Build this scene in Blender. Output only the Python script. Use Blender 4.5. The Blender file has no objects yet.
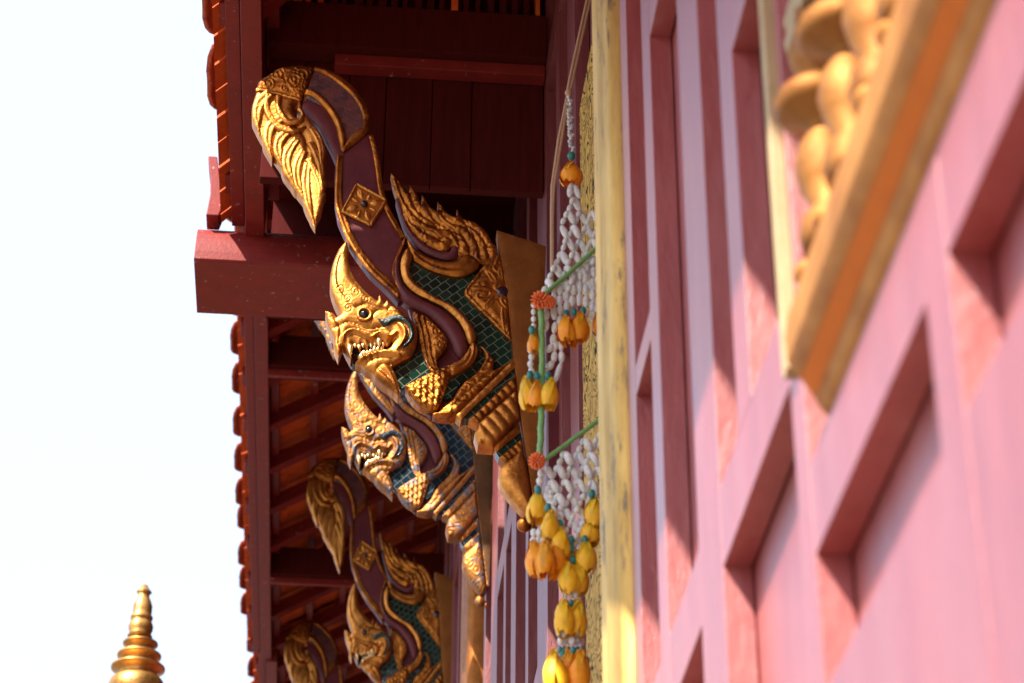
import bpy, bmesh, math, random
import numpy as np
from mathutils import Vector, Matrix
from mathutils.geometry import delaunay_2d_cdt
rad = math.radians
random.seed(7); RNG = np.random.default_rng(7)
S = bpy.context.scene
C = S.collection

# ------------------------------------------------------------------ camera
F_PX, PITCH, YAW, ROLL = 2300.0, rad(31.9), rad(4.63), rad(.4)
fw = np.array([math.sin(YAW)*math.cos(PITCH), math.cos(YAW)*math.cos(PITCH), math.sin(PITCH)])
r0 = np.array([math.cos(YAW), -math.sin(YAW), 0.0]); u0 = np.cross(r0, fw)
RT = math.cos(ROLL)*r0 + math.sin(ROLL)*u0
UP = -math.sin(ROLL)*r0 + math.cos(ROLL)*u0
CAM = np.array([-.45, 0.0, 1.6])
cd = bpy.data.cameras.new('camera'); co = bpy.data.objects.new('camera', cd); C.objects.link(co)
M = Matrix.Identity(4)
for i in range(3):
    M[i][0] = RT[i]; M[i][1] = UP[i]; M[i][2] = -fw[i]; M[i][3] = CAM[i]
co.matrix_world = M
cd.sensor_width = 36; cd.lens = F_PX/1024*36
cd.clip_start = .05; cd.clip_end = 2000
cd.dof.use_dof = True; cd.dof.focus_distance = 5.6; cd.dof.aperture_fstop = 5.6
S.camera = co

# ------------------------------------------------------------------ light
SUN = Vector((-1.0, -1.15, 1.78)).normalized()
w = bpy.data.worlds.new('World'); S.world = w; w.use_nodes = True
nt = w.node_tree; bg = nt.nodes['Background']
sky = nt.nodes.new('ShaderNodeTexSky'); sky.sky_type = 'NISHITA'; sky.sun_disc = False
sky.sun_elevation = math.asin(SUN.z); sky.sun_rotation = math.atan2(SUN.x, SUN.y)
sky.dust_density = 3.0; sky.air_density = 1.0
hz = nt.nodes.new('ShaderNodeMixRGB'); hz.inputs[0].default_value = .74; hz.inputs[2].default_value = (2.82, 3.35, 4.5, 1)   # white tropical haze over the blue
nt.links.new(sky.outputs[0], hz.inputs[1]); nt.links.new(hz.outputs[0], bg.inputs[0]); bg.inputs[1].default_value = .15
sl = bpy.data.lights.new('sun', 'SUN'); sl.energy = 4.9; sl.angle = rad(.5); sl.color = (1, .93, .82)
so = bpy.data.objects.new('sun', sl); C.objects.link(so)
so.rotation_euler = SUN.to_track_quat('Z', 'Y').to_euler(); so.location = (-5, -5, 12)
S.view_settings.view_transform = 'Standard'; S.view_settings.look = 'None'
S.view_settings.exposure = 1.45; S.view_settings.gamma = 1; S.view_settings.use_curve_mapping = False
S.cycles.max_bounces = 8; S.cycles.diffuse_bounces = 5; S.cycles.glossy_bounces = 5
S.cycles.use_denoising = True

# ------------------------------------------------------------------ helpers
def ray(px, py): return fw + RT*((px-512)/F_PX) + UP*(-(py-341.5)/F_PX)
def atY(px, py, Y): d = ray(px, py); t = (Y-CAM[1])/d[1]; return CAM + t*d
def atX(px, py, X): d = ray(px, py); t = (X-CAM[0])/d[0]; return CAM + t*d
def atT(px, py, t): return CAM + t*ray(px, py)

def tag(o, label=None, cat=None, group=None, kind=None):
    if label: o['label'] = label
    if cat: o['category'] = cat
    if group: o['group'] = group
    if kind: o['kind'] = kind
    return o
def thing(name, loc, label, cat, group=None, rz=0):
    o = bpy.data.objects.new(name, None); C.objects.link(o)
    o.location = loc; o.rotation_euler.z = rz; o.empty_display_size = .1
    return tag(o, label, cat, group)
class MB:
    """collects vertices and faces of one mesh"""
    def __init__(s): s.v = []; s.f = []; s.sm = []
    def add(s, vs, fs, smooth=False):
        k = len(s.v); s.v += [tuple(map(float, v)) for v in vs]
        s.f += [tuple(k+i for i in f) for f in fs]; s.sm += [smooth]*len(fs)
    def box(s, x0, x1, y0, y1, z0, z1, bev=0.0):
        vs = [(x, y, z) for x in (x0, x1) for y in (y0, y1) for z in (z0, z1)]
        s.add(vs, [(0,1,3,2), (4,6,7,5), (0,4,5,1), (2,3,7,6), (0,2,6,4), (1,5,7,3)])
    def prism(s, poly, a, b, axis='y'):
        """poly in the plane across axis; y: (x,z); x: (y,z); z: (x,y)"""
        def mk(p, t):
            return {'y': (p[0], t, p[1]), 'x': (t, p[0], p[1]), 'z': (p[0], p[1], t)}[axis]
        n = len(poly)
        s.add([mk(p, a) for p in poly] + [mk(p, b) for p in poly],
              [tuple(range(n)), tuple(range(2*n-1, n-1, -1))] + [(i, n+i, n+(i+1) % n, (i+1) % n) for i in range(n)])
    def tube(s, pts, r, n=8, cap=True):
        pts = [Vector(p) for p in pts]; rs = r if isinstance(r, (list, tuple)) else [r]*len(pts)
        vs = []; ref = None
        for i, p in enumerate(pts):
            d = (pts[min(i+1, len(pts)-1)] - pts[max(i-1, 0)]).normalized()
            if ref is None: ref = d.orthogonal().normalized()
            ref = (ref - d*ref.dot(d)).normalized(); b = d.cross(ref)
            for k in range(n):
                a = 2*math.pi*k/n; vs.append(p + (ref*math.cos(a) + b*math.sin(a))*rs[i])
        fs = [(i*n+k, i*n+(k+1) % n, (i+1)*n+(k+1) % n, (i+1)*n+k) for i in range(len(pts)-1) for k in range(n)]
        if cap: fs += [tuple(range(n-1, -1, -1)), tuple((len(pts)-1)*n+k for k in range(n))]
        s.add(vs, fs, True)
    def lathe(s, prof, c, axis=Vector((0, 0, 1)), n=24, lobes=0, amp=0.0):
        """prof: (radius, height) along axis from c"""
        axis = Vector(axis).normalized(); a0 = axis.orthogonal().normalized(); b0 = axis.cross(a0); c = Vector(c)
        vs = []
        for r, h in prof:
            for k in range(n):
                t = 2*math.pi*k/n; rr = r*(1 + amp*abs(math.sin(lobes*t/2))) if lobes else r
                vs.append(c + axis*h + (a0*math.cos(t) + b0*math.sin(t))*rr)
        m = len(prof)
        fs = [(i*n+k, i*n+(k+1) % n, (i+1)*n+(k+1) % n, (i+1)*n+k) for i in range(m-1) for k in range(n)]
        fs += [tuple(range(n-1, -1, -1)), tuple((m-1)*n+k for k in range(n))]
        s.add(vs, fs, True)
    def ball(s, c, rad_, axis=(0, 0, 1), nu=8, nv=6):
        """ellipsoid; rad_ = (across, along)"""
        prof = [(max(rad_[0]*math.sin(math.pi*i/nv), 1e-5), -rad_[1]*math.cos(math.pi*i/nv)) for i in range(nv+1)]
        s.lathe(prof, c, axis, nu)
    def build(s, name, mat, parent=None, bevel=0.0, seg=2, label=None):
        me = bpy.data.meshes.new(name); me.from_pydata(s.v, [], s.f); me.update()
        for p, q in zip(me.polygons, s.sm): p.use_smooth = q
        bm = bmesh.new(); bm.from_mesh(me); bmesh.ops.recalc_face_normals(bm, faces=bm.faces)
        if bevel:
            eds = [e for e in bm.edges if e.is_manifold and e.calc_face_angle(0) > .5]
            bmesh.ops.bevel(bm, geom=eds, offset=bevel, segments=seg, affect='EDGES', profile=.5, clamp_overlap=True)
        bm.to_mesh(me); bm.free()
        o = bpy.data.objects.new(name, me); C.objects.link(o)
        if mat: me.materials.append(mat)
        if parent: o.parent = parent
        if label: o['label'] = label
        return o

# ------------------------------------------------------------------ materials
def mat(name): 
    m = bpy.data.materials.new(name); m.use_nodes = True
    return m, m.node_tree, m.node_tree.nodes['Principled BSDF']
def N(t, typ, **kw):
    n = t.nodes.new(typ)
    for k, v in kw.items():
        if k in n.inputs: n.inputs[k].default_value = v
        else: setattr(n, k, v)
    return n
def ramp(t, fac, cols):
    r = t.nodes.new('ShaderNodeValToRGB'); e = r.color_ramp.elements
    e[0].position, e[0].color = cols[0][0], (*cols[0][1], 1); e[1].position, e[1].color = cols[-1][0], (*cols[-1][1], 1)
    for p, c in cols[1:-1]:
        x = e.new(p); x.color = (*c, 1)
    t.links.new(fac, r.inputs[0]); return r
def coords(t, scale=(1, 1, 1), rot=(0, 0, 0)):
    tc = N(t, 'ShaderNodeTexCoord'); mp = N(t, 'ShaderNodeMapping'); mp.inputs['Scale'].default_value = scale
    mp.inputs['Rotation'].default_value = rot
    t.links.new(tc.outputs['Object'], mp.inputs[0]); return mp.outputs[0]
def bump(t, b, h, strength=.3, dist=.002, prev=None):
    n = N(t, 'ShaderNodeBump'); n.inputs['Strength'].default_value = strength; n.inputs['Distance'].default_value = dist
    t.links.new(h, n.inputs['Height'])
    if prev: t.links.new(prev, n.inputs['Normal'])
    t.links.new(n.outputs[0], b.inputs['Normal']); return n.outputs[0]

def paint(name, c0, c1, rough=.4, spec=.5, grain=(6, 6, 6), bs=.35, coat=0.0, chip=None, chipamt=.66, wash=None):
    m, t, b = mat(name); v = coords(t, grain)
    n = N(t, 'ShaderNodeTexNoise', Scale=5.0, Detail=8.0, Roughness=.65); t.links.new(v, n.inputs['Vector'])
    r = ramp(t, n.outputs[0], [(.3, c0), (.7, c1)])
    col = r.outputs[0]
    if chip:
        v2 = coords(t, (1, 1, 1)); n2 = N(t, 'ShaderNodeTexNoise', Scale=38.0, Detail=6.0, Roughness=.7); t.links.new(v2, n2.inputs['Vector'])
        r2 = ramp(t, n2.outputs[0], [(chipamt, (0, 0, 0)), (chipamt+.04, (1, 1, 1))])
        mx = N(t, 'ShaderNodeMixRGB'); t.links.new(r2.outputs[0], mx.inputs[0]); t.links.new(col, mx.inputs[1]); mx.inputs[2].default_value = (*chip, 1); col = mx.outputs[0]
    if wash:                                                       # faded, dusty patches and rain streaks
        v4 = coords(t, (3.2, 3.2, .45)); n4 = N(t, 'ShaderNodeTexNoise', Scale=6.0, Detail=9.0, Roughness=.72); t.links.new(v4, n4.inputs['Vector'])
        r4 = ramp(t, n4.outputs[0], [(.45, (0, 0, 0)), (.78, (.75, .75, .75))])
        mx4 = N(t, 'ShaderNodeMixRGB'); t.links.new(r4.outputs[0], mx4.inputs[0]); t.links.new(col, mx4.inputs[1]); mx4.inputs[2].default_value = (*wash, 1); col = mx4.outputs[0]
    t.links.new(col, b.inputs['Base Color'])
    rr = N(t, 'ShaderNodeMapRange'); rr.inputs['To Min'].default_value = rough-.08; rr.inputs['To Max'].default_value = rough+.12
    t.links.new(n.outputs[0], rr.inputs[0]); t.links.new(rr.outputs[0], b.inputs['Roughness'])
    b.inputs['Specular IOR Level'].default_value = spec; b.inputs['Coat Weight'].default_value = coat; b.inputs['Coat Roughness'].default_value = .38
    n3 = N(t, 'ShaderNodeTexNoise', Scale=30.0, Detail=7.0, Roughness=.7); t.links.new(v, n3.inputs['Vector'])
    bump(t, b, n3.outputs[0], bs, .004)
    return m

def gold(name, c0, c1, rough=.33, crack=.5, worn=None, wornamt=.62, metal=.95, sc=1.0, st=1.0, carve=0.0):
    m, t, b = mat(name); v = coords(t, (1, 1, st))
    n = N(t, 'ShaderNodeTexNoise', Scale=14.0*sc, Detail=9.0, Roughness=.68); t.links.new(v, n.inputs['Vector'])
    r = ramp(t, n.outputs[0], [(.32, c0), (.62, c1)]); col = r.outputs[0]
    if worn:
        n2 = N(t, 'ShaderNodeTexNoise', Scale=42.0*sc, Detail=8.0, Roughness=.75); t.links.new(v, n2.inputs['Vector'])
        r2 = ramp(t, n2.outputs[0], [(wornamt-.04, (0, 0, 0)), (wornamt+.03, (1, 1, 1))])
        mx = N(t, 'ShaderNodeMixRGB'); t.links.new(r2.outputs[0], mx.inputs[0]); t.links.new(col, mx.inputs[1]); mx.inputs[2].default_value = (*worn, 1); col = mx.outputs[0]
        iv = N(t, 'ShaderNodeMath', operation='MULTIPLY_ADD'); iv.inputs[1].default_value = -metal*.85; iv.inputs[2].default_value = metal
        t.links.new(r2.outputs[0], iv.inputs[0]); t.links.new(iv.outputs[0], b.inputs['Metallic'])
    else: b.inputs['Metallic'].default_value = metal
    t.links.new(col, b.inputs['Base Color'])
    n4 = N(t, 'ShaderNodeTexNoise', Scale=60.0*sc, Detail=5.0); t.links.new(v, n4.inputs['Vector'])
    rr = N(t, 'ShaderNodeMapRange'); rr.inputs['To Min'].default_value = rough-.1; rr.inputs['To Max'].default_value = rough+.2
    t.links.new(n4.outputs[0], rr.inputs[0]); t.links.new(rr.outputs[0], b.inputs['Roughness'])
    vo = N(t, 'ShaderNodeTexVoronoi', feature='DISTANCE_TO_EDGE', Scale=34.0*sc); t.links.new(v, vo.inputs['Vector'])
    cr = ramp(t, vo.outputs[0], [(0.0, (0, 0, 0)), (.025, (1, 1, 1))])
    p = bump(t, b, cr.outputs[0], .25*crack, .0015)
    n5 = N(t, 'ShaderNodeTexNoise', Scale=95.0*sc, Detail=6.0, Roughness=.7); t.links.new(v, n5.inputs['Vector'])
    p = bump(t, b, n5.outputs[0], .35, .003, p)
    if carve:                                                      # shallow chiselled curls over the carving
        nd = N(t, 'ShaderNodeTexNoise', Scale=11.0, Detail=2.0); t.links.new(v, nd.inputs['Vector'])
        ad = N(t, 'ShaderNodeMixRGB'); ad.inputs[0].default_value = .05; t.links.new(v, ad.inputs[1]); t.links.new(nd.outputs['Color'], ad.inputs[2])
        v2 = N(t, 'ShaderNodeTexVoronoi', feature='SMOOTH_F1', Scale=30.0); v2.inputs['Smoothness'].default_value = .15; t.links.new(ad.outputs[0], v2.inputs['Vector'])
        ml = N(t, 'ShaderNodeMath', operation='MULTIPLY'); ml.inputs[1].default_value = 17.0; t.links.new(v2.outputs['Distance'], ml.inputs[0])
        sn = N(t, 'ShaderNodeMath', operation='SINE'); t.links.new(ml.outputs[0], sn.inputs[0])
        bump(t, b, sn.outputs[0], .5*carve, .0035, p)
    return m

def mosaic(name, c0, c1, grout, tile=.026, rot=rad(42), rough=.12):
    m, t, b = mat(name)
    tc = N(t, 'ShaderNodeTexCoord'); mp = N(t, 'ShaderNodeMapping'); mp.vector_type = 'POINT'
    mp.inputs['Rotation'].default_value = (rad(90), 0, 0)
    t.links.new(tc.outputs['Object'], mp.inputs[0])
    mp2 = N(t, 'ShaderNodeMapping'); mp2.inputs['Rotation'].default_value = (0, 0, rot); t.links.new(mp.outputs[0], mp2.inputs[0])
    br = N(t, 'ShaderNodeTexBrick'); br.offset = .5; br.inputs['Scale'].default_value = 1.0
    br.inputs['Brick Width'].default_value = tile*1.25; br.inputs['Row Height'].default_value = tile
    br.inputs['Mortar Size'].default_value = .0011; br.inputs['Mortar Smooth'].default_value = .1
    br.inputs['Color1'].default_value = (*c0, 1); br.inputs['Color2'].default_value = (*c1, 1); br.inputs['Mortar'].default_value = (*grout, 1)
    t.links.new(mp2.outputs[0], br.inputs['Vector']); t.links.new(br.outputs['Color'], b.inputs['Base Color'])
    rr = N(t, 'ShaderNodeMapRange'); rr.inputs['To Min'].default_value = rough; rr.inputs['To Max'].default_value = .8
    t.links.new(br.outputs['Fac'], rr.inputs[0]); t.links.new(rr.outputs[0], b.inputs['Roughness'])
    iv = N(t, 'ShaderNodeMath', operation='SUBTRACT'); iv.inputs[0].default_value = 1; t.links.new(br.outputs['Fac'], iv.inputs[1])
    n = N(t, 'ShaderNodeTexNoise', Scale=25.0); t.links.new(mp2.outputs[0], n.inputs['Vector'])
    p = bump(t, b, n.outputs[0], .25, .01)
    bump(t, b, iv.outputs[0], .5, .002, p)
    return m

G = {}
G['gold'] = gold('gold_leaf', (.13, .032, .006), (.56, .195, .030), .38, 1.0, (.13, .03, .012), .63)
G['gold_carved'] = gold('carved_gold_leaf', (.13, .032, .006), (.56, .195, .030), .38, .8, (.13, .03, .012), .62, carve=.62)
G['gold_bright'] = gold('bright_gold_leaf', (.30, .095, .015), (.68, .285, .058), .37, .9, (.20, .05, .018), .645, carve=.14)
G['gold_old_shaded'] = gold('weathered_shaded_gold', (.16, .055, .014), (.48, .20, .048), .5, .9, (.10, .105, .135), .56, .85, sc=.6, carve=.5)  # weathering, with shade and a blue sky reflection also put into the colour
G['gold_board'] = gold('dull_gold', (.24, .082, .018), (.36, .13, .028), .5, .3, metal=.85)
G['gold_board_shaded'] = gold('dull_gold_shaded', (.07, .028, .010), (.13, .055, .016), .6, .3, metal=.6)  # shaded copy of the dull gold, shade put into the colour
G['gold_trim'] = gold('streaked_gold', (.38, .215, .05), (.76, .49, .145), .5, .3, (.15, .10, .06), .60, .7, .7, st=.16)
G['gold_frame'] = gold('window_gold', (.36, .13, .022), (.54, .23, .044), .6, .3, metal=.5)
G['baluster'] = gold('baluster_gold', (.22, .075, .012), (.38, .155, .030), .55, .3, metal=.6)
G['gold_pale'] = gold('pale_window_gold', (.36, .24, .12), (.48, .34, .18), .65, .2, metal=.2)
G['orange'] = paint('orange_lacquer', (.50, .12, .016), (.60, .16, .026), .75, .1, (2, 2, 2), .15)
G['spire'] = gold('spire_gold', (.34, .15, .032), (.70, .37, .10), .34, .2, (.12, .04, .015), .6, sc=.6)
G['maroon'] = paint('maroon_lacquer', (.085, .014, .018), (.14, .024, .026), .42, .3, (3, 3, 3), .15)
G['red'] = paint('eave_red', (.16, .013, .010), (.23, .020, .015), .5, .28, (3, 3, 3), .25, chip=(.36, .22, .19), chipamt=.63)
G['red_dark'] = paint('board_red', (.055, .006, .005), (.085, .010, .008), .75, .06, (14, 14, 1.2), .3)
G['wall'] = paint('wall_pink_red', (.27, .034, .030), (.37, .056, .050), .40, 1.0, (2.6, 2.6, .8), .7, coat=.75, chip=(.16, .03, .03), chipamt=.70, wash=(.42, .125, .115))
G['wall_far'] = paint('wall_red_shaded', (.14, .020, .020), (.20, .034, .034), .46, .7, (2.6, 2.6, .8), .7, coat=.25, wash=(.26, .08, .08))  # same wall red, darkened to put the eave shade into the colour
G['tile_old'] = paint('weathered_clay', (.22, .05, .025), (.42, .12, .06), .7, .2, (9, 9, 9), .6, chip=(.45, .30, .22), chipamt=.6)
G['tile'] = paint('clay_tile_bounce_lit', (.56, .080, .016), (.76, .15, .030), .6, .2, (4, 4, 4), .4)  # clay brightened to put the ground bounce into the colour
G['green'] = mosaic('green_glass_mosaic', (.004, .016, .012), (.006, .035, .020), (.11, .10, .065), .021)
G['green_patch'] = paint('green_glass', (.002, .012, .011), (.004, .026, .022), .15, .6, (8, 8, 8), .6)
G['old_mosaic'] = mosaic('old_blue_mosaic', (.008, .018, .032), (.014, .035, .05), (.10, .10, .09), .024)
G['crown'] = mosaic('crown_mosaic', (.07, .025, .03), (.17, .045, .035), (.05, .04, .05), .017, rad(20), .3)
G['black'] = paint('black_glass', (.004, .004, .006), (.008, .006, .009), .08, .6, (1, 1, 1), 0)
G['boss'] = paint('purple_glass', (.02, .008, .014), (.035, .014, .02), .12, .6, (5, 5, 5), .1)
G['tooth'] = gold('tooth_gold', (.8, .52, .2), (.95, .70, .34), .3, .1)
G['bud'] = paint('jasmine_white', (.60, .58, .54), (.84, .84, .84), .5, .4, (30, 30, 30), .3)
G['petal'] = paint('yellow_petal', (.92, .40, .006), (.96, .58, .02), .42, .4, (20, 20, 20), .25)
G['petal_tip'] = paint('orange_petal', (.92, .26, .006), (.95, .42, .015), .42, .4, (20, 20, 20), .25)
G['teal'] = paint('teal_bead', (.01, .16, .15), (.02, .24, .2), .3, .5, (9, 9, 9), 0)
G['stem'] = paint('green_tape', (.16, .36, .10), (.22, .45, .14), .4, .5, (40, 40, 40), .4)
G['pompom'] = paint('orange_flower', (.80, .13, .03), (.86, .24, .06), .5, .4, (30, 30, 30), .2)
G['cord'] = paint('jute', (.46, .27, .16), (.62, .40, .26), .7, .3, (60, 60, 60), .4)
for k in ('petal', 'petal_tip', 'bud'):
    b = G[k].node_tree.nodes['Principled BSDF']; b.inputs['Subsurface Weight'].default_value = .5
    b.inputs['Subsurface Radius'].default_value = (.01, .006, .003); b.inputs['Subsurface Scale'].default_value = .6
# gold with black scroll pattern
m, t, b = mat('gold_black_scroll'); v = coords(t, (1, 1, 1))
nz = N(t, 'ShaderNodeTexNoise', Scale=6.5, Detail=2.0, Distortion=2.2); t.links.new(v, nz.inputs['Vector'])
wv = N(t, 'ShaderNodeMath', operation='SINE'); mu = N(t, 'ShaderNodeMath', operation='MULTIPLY'); mu.inputs[1].default_value = 40
t.links.new(nz.outputs[0], mu.inputs[0]); t.links.new(mu.outputs[0], wv.inputs[0])
ab = N(t, 'ShaderNodeMath', operation='ABSOLUTE'); t.links.new(wv.outputs[0], ab.inputs[0])
rp = ramp(t, ab.outputs[0], [(.40, (.012, .008, .006)), (.58, (.56, .34, .085))]); t.links.new(rp.outputs[0], b.inputs['Base Color'])
b.inputs['Metallic'].default_value = 0; b.inputs['Roughness'].default_value = .8; b.inputs['Specular IOR Level'].default_value = .08
G['scroll'] = m
# paving
m, t, b = mat('courtyard_paving'); v = coords(t)
n = N(t, 'ShaderNodeTexNoise', Scale=.6, Detail=8.0); t.links.new(v, n.inputs['Vector'])
rp = ramp(t, n.outputs[0], [(.3, (.095, .085, .07)), (.7, (.14, .125, .10))])
br = N(t, 'ShaderNodeTexBrick'); br.inputs['Scale'].default_value = 1.6; br.inputs['Mortar Size'].default_value = .012
t.links.new(v, br.inputs['Vector']); t.links.new(rp.outputs[0], br.inputs['Color1']); t.links.new(rp.outputs[0], br.inputs['Color2']); br.inputs['Mortar'].default_value = (.05, .05, .045, 1)
t.links.new(br.outputs[0], b.inputs['Base Color']); b.inputs['Roughness'].default_value = .7
G['paving'] = m

# ------------------------------------------------------------------ ground
g = MB(); g.add([(-900, -900, 0), (900, -900, 0), (900, 900, 0), (-900, 900, 0)], [(0, 1, 2, 3)])
tag(g.build('ground', G['paving']), kind='structure')

# ------------------------------------------------------------------ wall
wall = thing('temple_wall', (0, 4, 0), 'pink red timber lattice wall of the temple with recessed panels, running away under the eaves', 'wall')
D = .037
WX2 = .045
def wpart(name, x0, x1, y0, y1, z0, z1, mt='wall', bev=.0007, label=None, parent=None):
    q = MB(); q.box(x0, x1, y0-4, y1-4, z0, z1); return q.build(name, G[mt], parent or wall, bev, 2, label)
wpart('wall_panel', D, .16, -2.5, 3.5, 0, 7.1)
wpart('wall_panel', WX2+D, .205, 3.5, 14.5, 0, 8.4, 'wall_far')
# stiles of the near bay (front face at x = 0)
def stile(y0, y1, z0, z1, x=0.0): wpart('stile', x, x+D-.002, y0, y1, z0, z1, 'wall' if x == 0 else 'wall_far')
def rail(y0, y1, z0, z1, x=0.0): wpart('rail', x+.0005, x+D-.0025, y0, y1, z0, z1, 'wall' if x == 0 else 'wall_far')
stile(3.115, 3.20, .6, 7); stile(2.857, 2.94, .6, 7); stile(2.43, 2.592, .6, 7)
stile(2.207, 2.293, 2.92, 7); stile(1.945, 2.003, .6, 7)
stile(1.43, 1.498, .6, 2.687); stile(.95, 1.02, .6, 2.687); stile(.45, .52, .6, 2.687); stile(-.1, -.03, .6, 2.687); stile(-.7, -.6, .6, 7)
rail(2.003, 3.115, 2.818, 2.922)                                     # r2
rail(-.7, 1.945, 2.592, 2.690)                                       # under the window sill
rail(2.94, 3.115, 3.456, 3.508)
rail(2.592, 2.857, 3.976, 4.06); rail(2.293, 2.43, 3.80, 3.88); rail(2.003, 2.207, 3.42, 3.52)
rail(2.592, 2.857, 4.9, 5.0); rail(2.94, 3.115, 4.4, 4.46)
wpart('plank', .0008, D-.003, -.7, 1.945, 1.30, 2.452); 
q = MB(); q.box(-.0015, .0012, -.7-4, 1.43-4, 2.305, 2.312)
rail(2.003, 2.43, 1.9, 2.0); rail(2.592, 3.115, 2.1, 2.2); rail(2.592, 2.857, 1.3, 1.4)
wpart('top_rail', .001, D-.002, -.7, 3.5, 7.0, 7.12)
# further wall past the gilded pilaster
ys = 4.30; k = 0
while ys < 14.0:
    for (a, b_) in ((0, .16), (.36, .44), (.70, .96), (1.22, 1.30)):
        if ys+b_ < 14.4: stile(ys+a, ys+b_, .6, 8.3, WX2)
    for z in np.arange(1.3, 8.2, 1.06):
        zz = z + (.29*k) % .5
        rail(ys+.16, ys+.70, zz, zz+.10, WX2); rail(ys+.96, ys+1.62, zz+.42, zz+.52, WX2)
    ys += 1.62; k += 1
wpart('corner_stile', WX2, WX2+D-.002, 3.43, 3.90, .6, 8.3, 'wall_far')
wpart('scroll_strip', WX2-.012, WX2+.01, 3.88, 4.12, 1.0, 4.80, 'scroll', .004, 'gilded strip with black scroll pattern')
# gilded pilasters (moulded section)
def pilaster(y0, y1, x, z0, z1, mt='gold_trim'):
    n = 22; prof = []
    for i in range(n+1):
        u = i/n; yy = y0 + (y1-y0)*u
        h = .030*(1-abs(2*u-1)**6)**.5 + .008*math.exp(-((u-.30)/.08)**2) + .006*math.exp(-((u-.72)/.07)**2) - .006*math.exp(-((u-.5)/.05)**2)
        prof.append((yy-4, x - h))
    prof = [(y0-4, x+.06)] + prof + [(y1-4, x+.06)]
    q = MB(); poly = prof; n2 = len(poly); NZ = 60
    vs = []
    for j in range(NZ+1):
        z = z0 + (z1-z0)*j/NZ
        for (a, b_) in poly: vs.append((b_, a, z))
    fs = [(j*n2+i, j*n2+i+1, (j+1)*n2+i+1, (j+1)*n2+i) for j in range(NZ) for i in range(n2-1)]
    q.add(vs, fs, True); q.add([vs[i] for i in range(n2)], [tuple(range(n2))]); q.add([vs[NZ*n2+i] for i in range(n2)], [tuple(range(n2))])
    return q.build('gilded_pilaster', G[mt], wall)
pilaster(3.202, 3.40, .004, .3, 7.0)
pilaster(7.5, 7.8, .03, .3, 8.2, 'gold_board')

# window with turned balusters
win = MB(); win.box(.03, .05, .4-4, 1.93-4, 2.83, 3.6)
WY0, WY1 = -.6, 1.985
frame = wpart('window', .06, D+.05, WY0, 1.94, 2.69, 3.9, 'maroon', 0, 'baluster window with heavy gilded sill')
for o in [frame]: o.name = 'window'
# sill profile in x,z extruded along y
sp = [(.035, 2.6885), (.002, 2.6885), (-.004, 2.694), (-.010, 2.7045), (-.0125, 2.7105), (-.0235, 2.729), (-.026, 2.731), (-.033, 2.742), (-.036, 2.748),
      (-.037, 2.775), (-.034, 2.797), (-.026, 2.803), (-.022, 2.815), (.000, 2.835), (.002, 2.885), (.035, 2.89)]
q = MB(); q.prism(sp, WY0-4, 1.852-4); o = q.build('sill', G['gold_frame'], frame, .0015)
q = MB(); q.prism([(-.0120, 2.7075), (-.0240, 2.7278), (-.0235, 2.7305), (-.0115, 2.7120)], WY0-4+.02, 1.846-4); o = q.build('sill_stripe', G['orange'], frame)
q = MB(); q.prism([(.004, 1.962), (-.012, 1.962), (-.013, 1.966), (-.010, 1.974), (-.012, 1.985), (.004, 1.985)], 2.81, 3.98, 'z')
o = q.build('jamb', G['gold_pale'], frame, .001); o.location.y = -4
q = MB(); q.prism([(.036, 3.19), (.004, 3.19), (.002, 3.205), (.006, 3.22), (.002, 3.235), (.036, 3.24)], WY0-4, 1.93-4); q.build('top_rail', G['gold_pale'], frame, .001)
for i in range(14):
    y = 1.865 - i*.118
    q = MB(); prof = [(.03, 0), (.034, .02), (.030, .04), (.018, .055), (.030, .08), (.034, .105), (.028, .13), (.016, .15), (.018, .158), (.044, .170), (.052, .182), (.046, .196), (.020, .207), (.016, .214), (.028, .232), (.032, .25), (.026, .27), (.014, .285), (.022, .294), (.022, .31)]
    q.lathe([(r_*.98, h) for r_, h in prof], (.022, y-4, 2.888), n=24); q.build('baluster', G['baluster'], frame)
for i in range(26):
    y = 1.90 - i*.059*1.6
    q = MB(); q.ball((.0, y-4, 2.885), (.012, .018), (0, 1, 0), 10, 8); 
    if i < 12: q.build('sill_boss', G['gold_frame'], frame)

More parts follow.
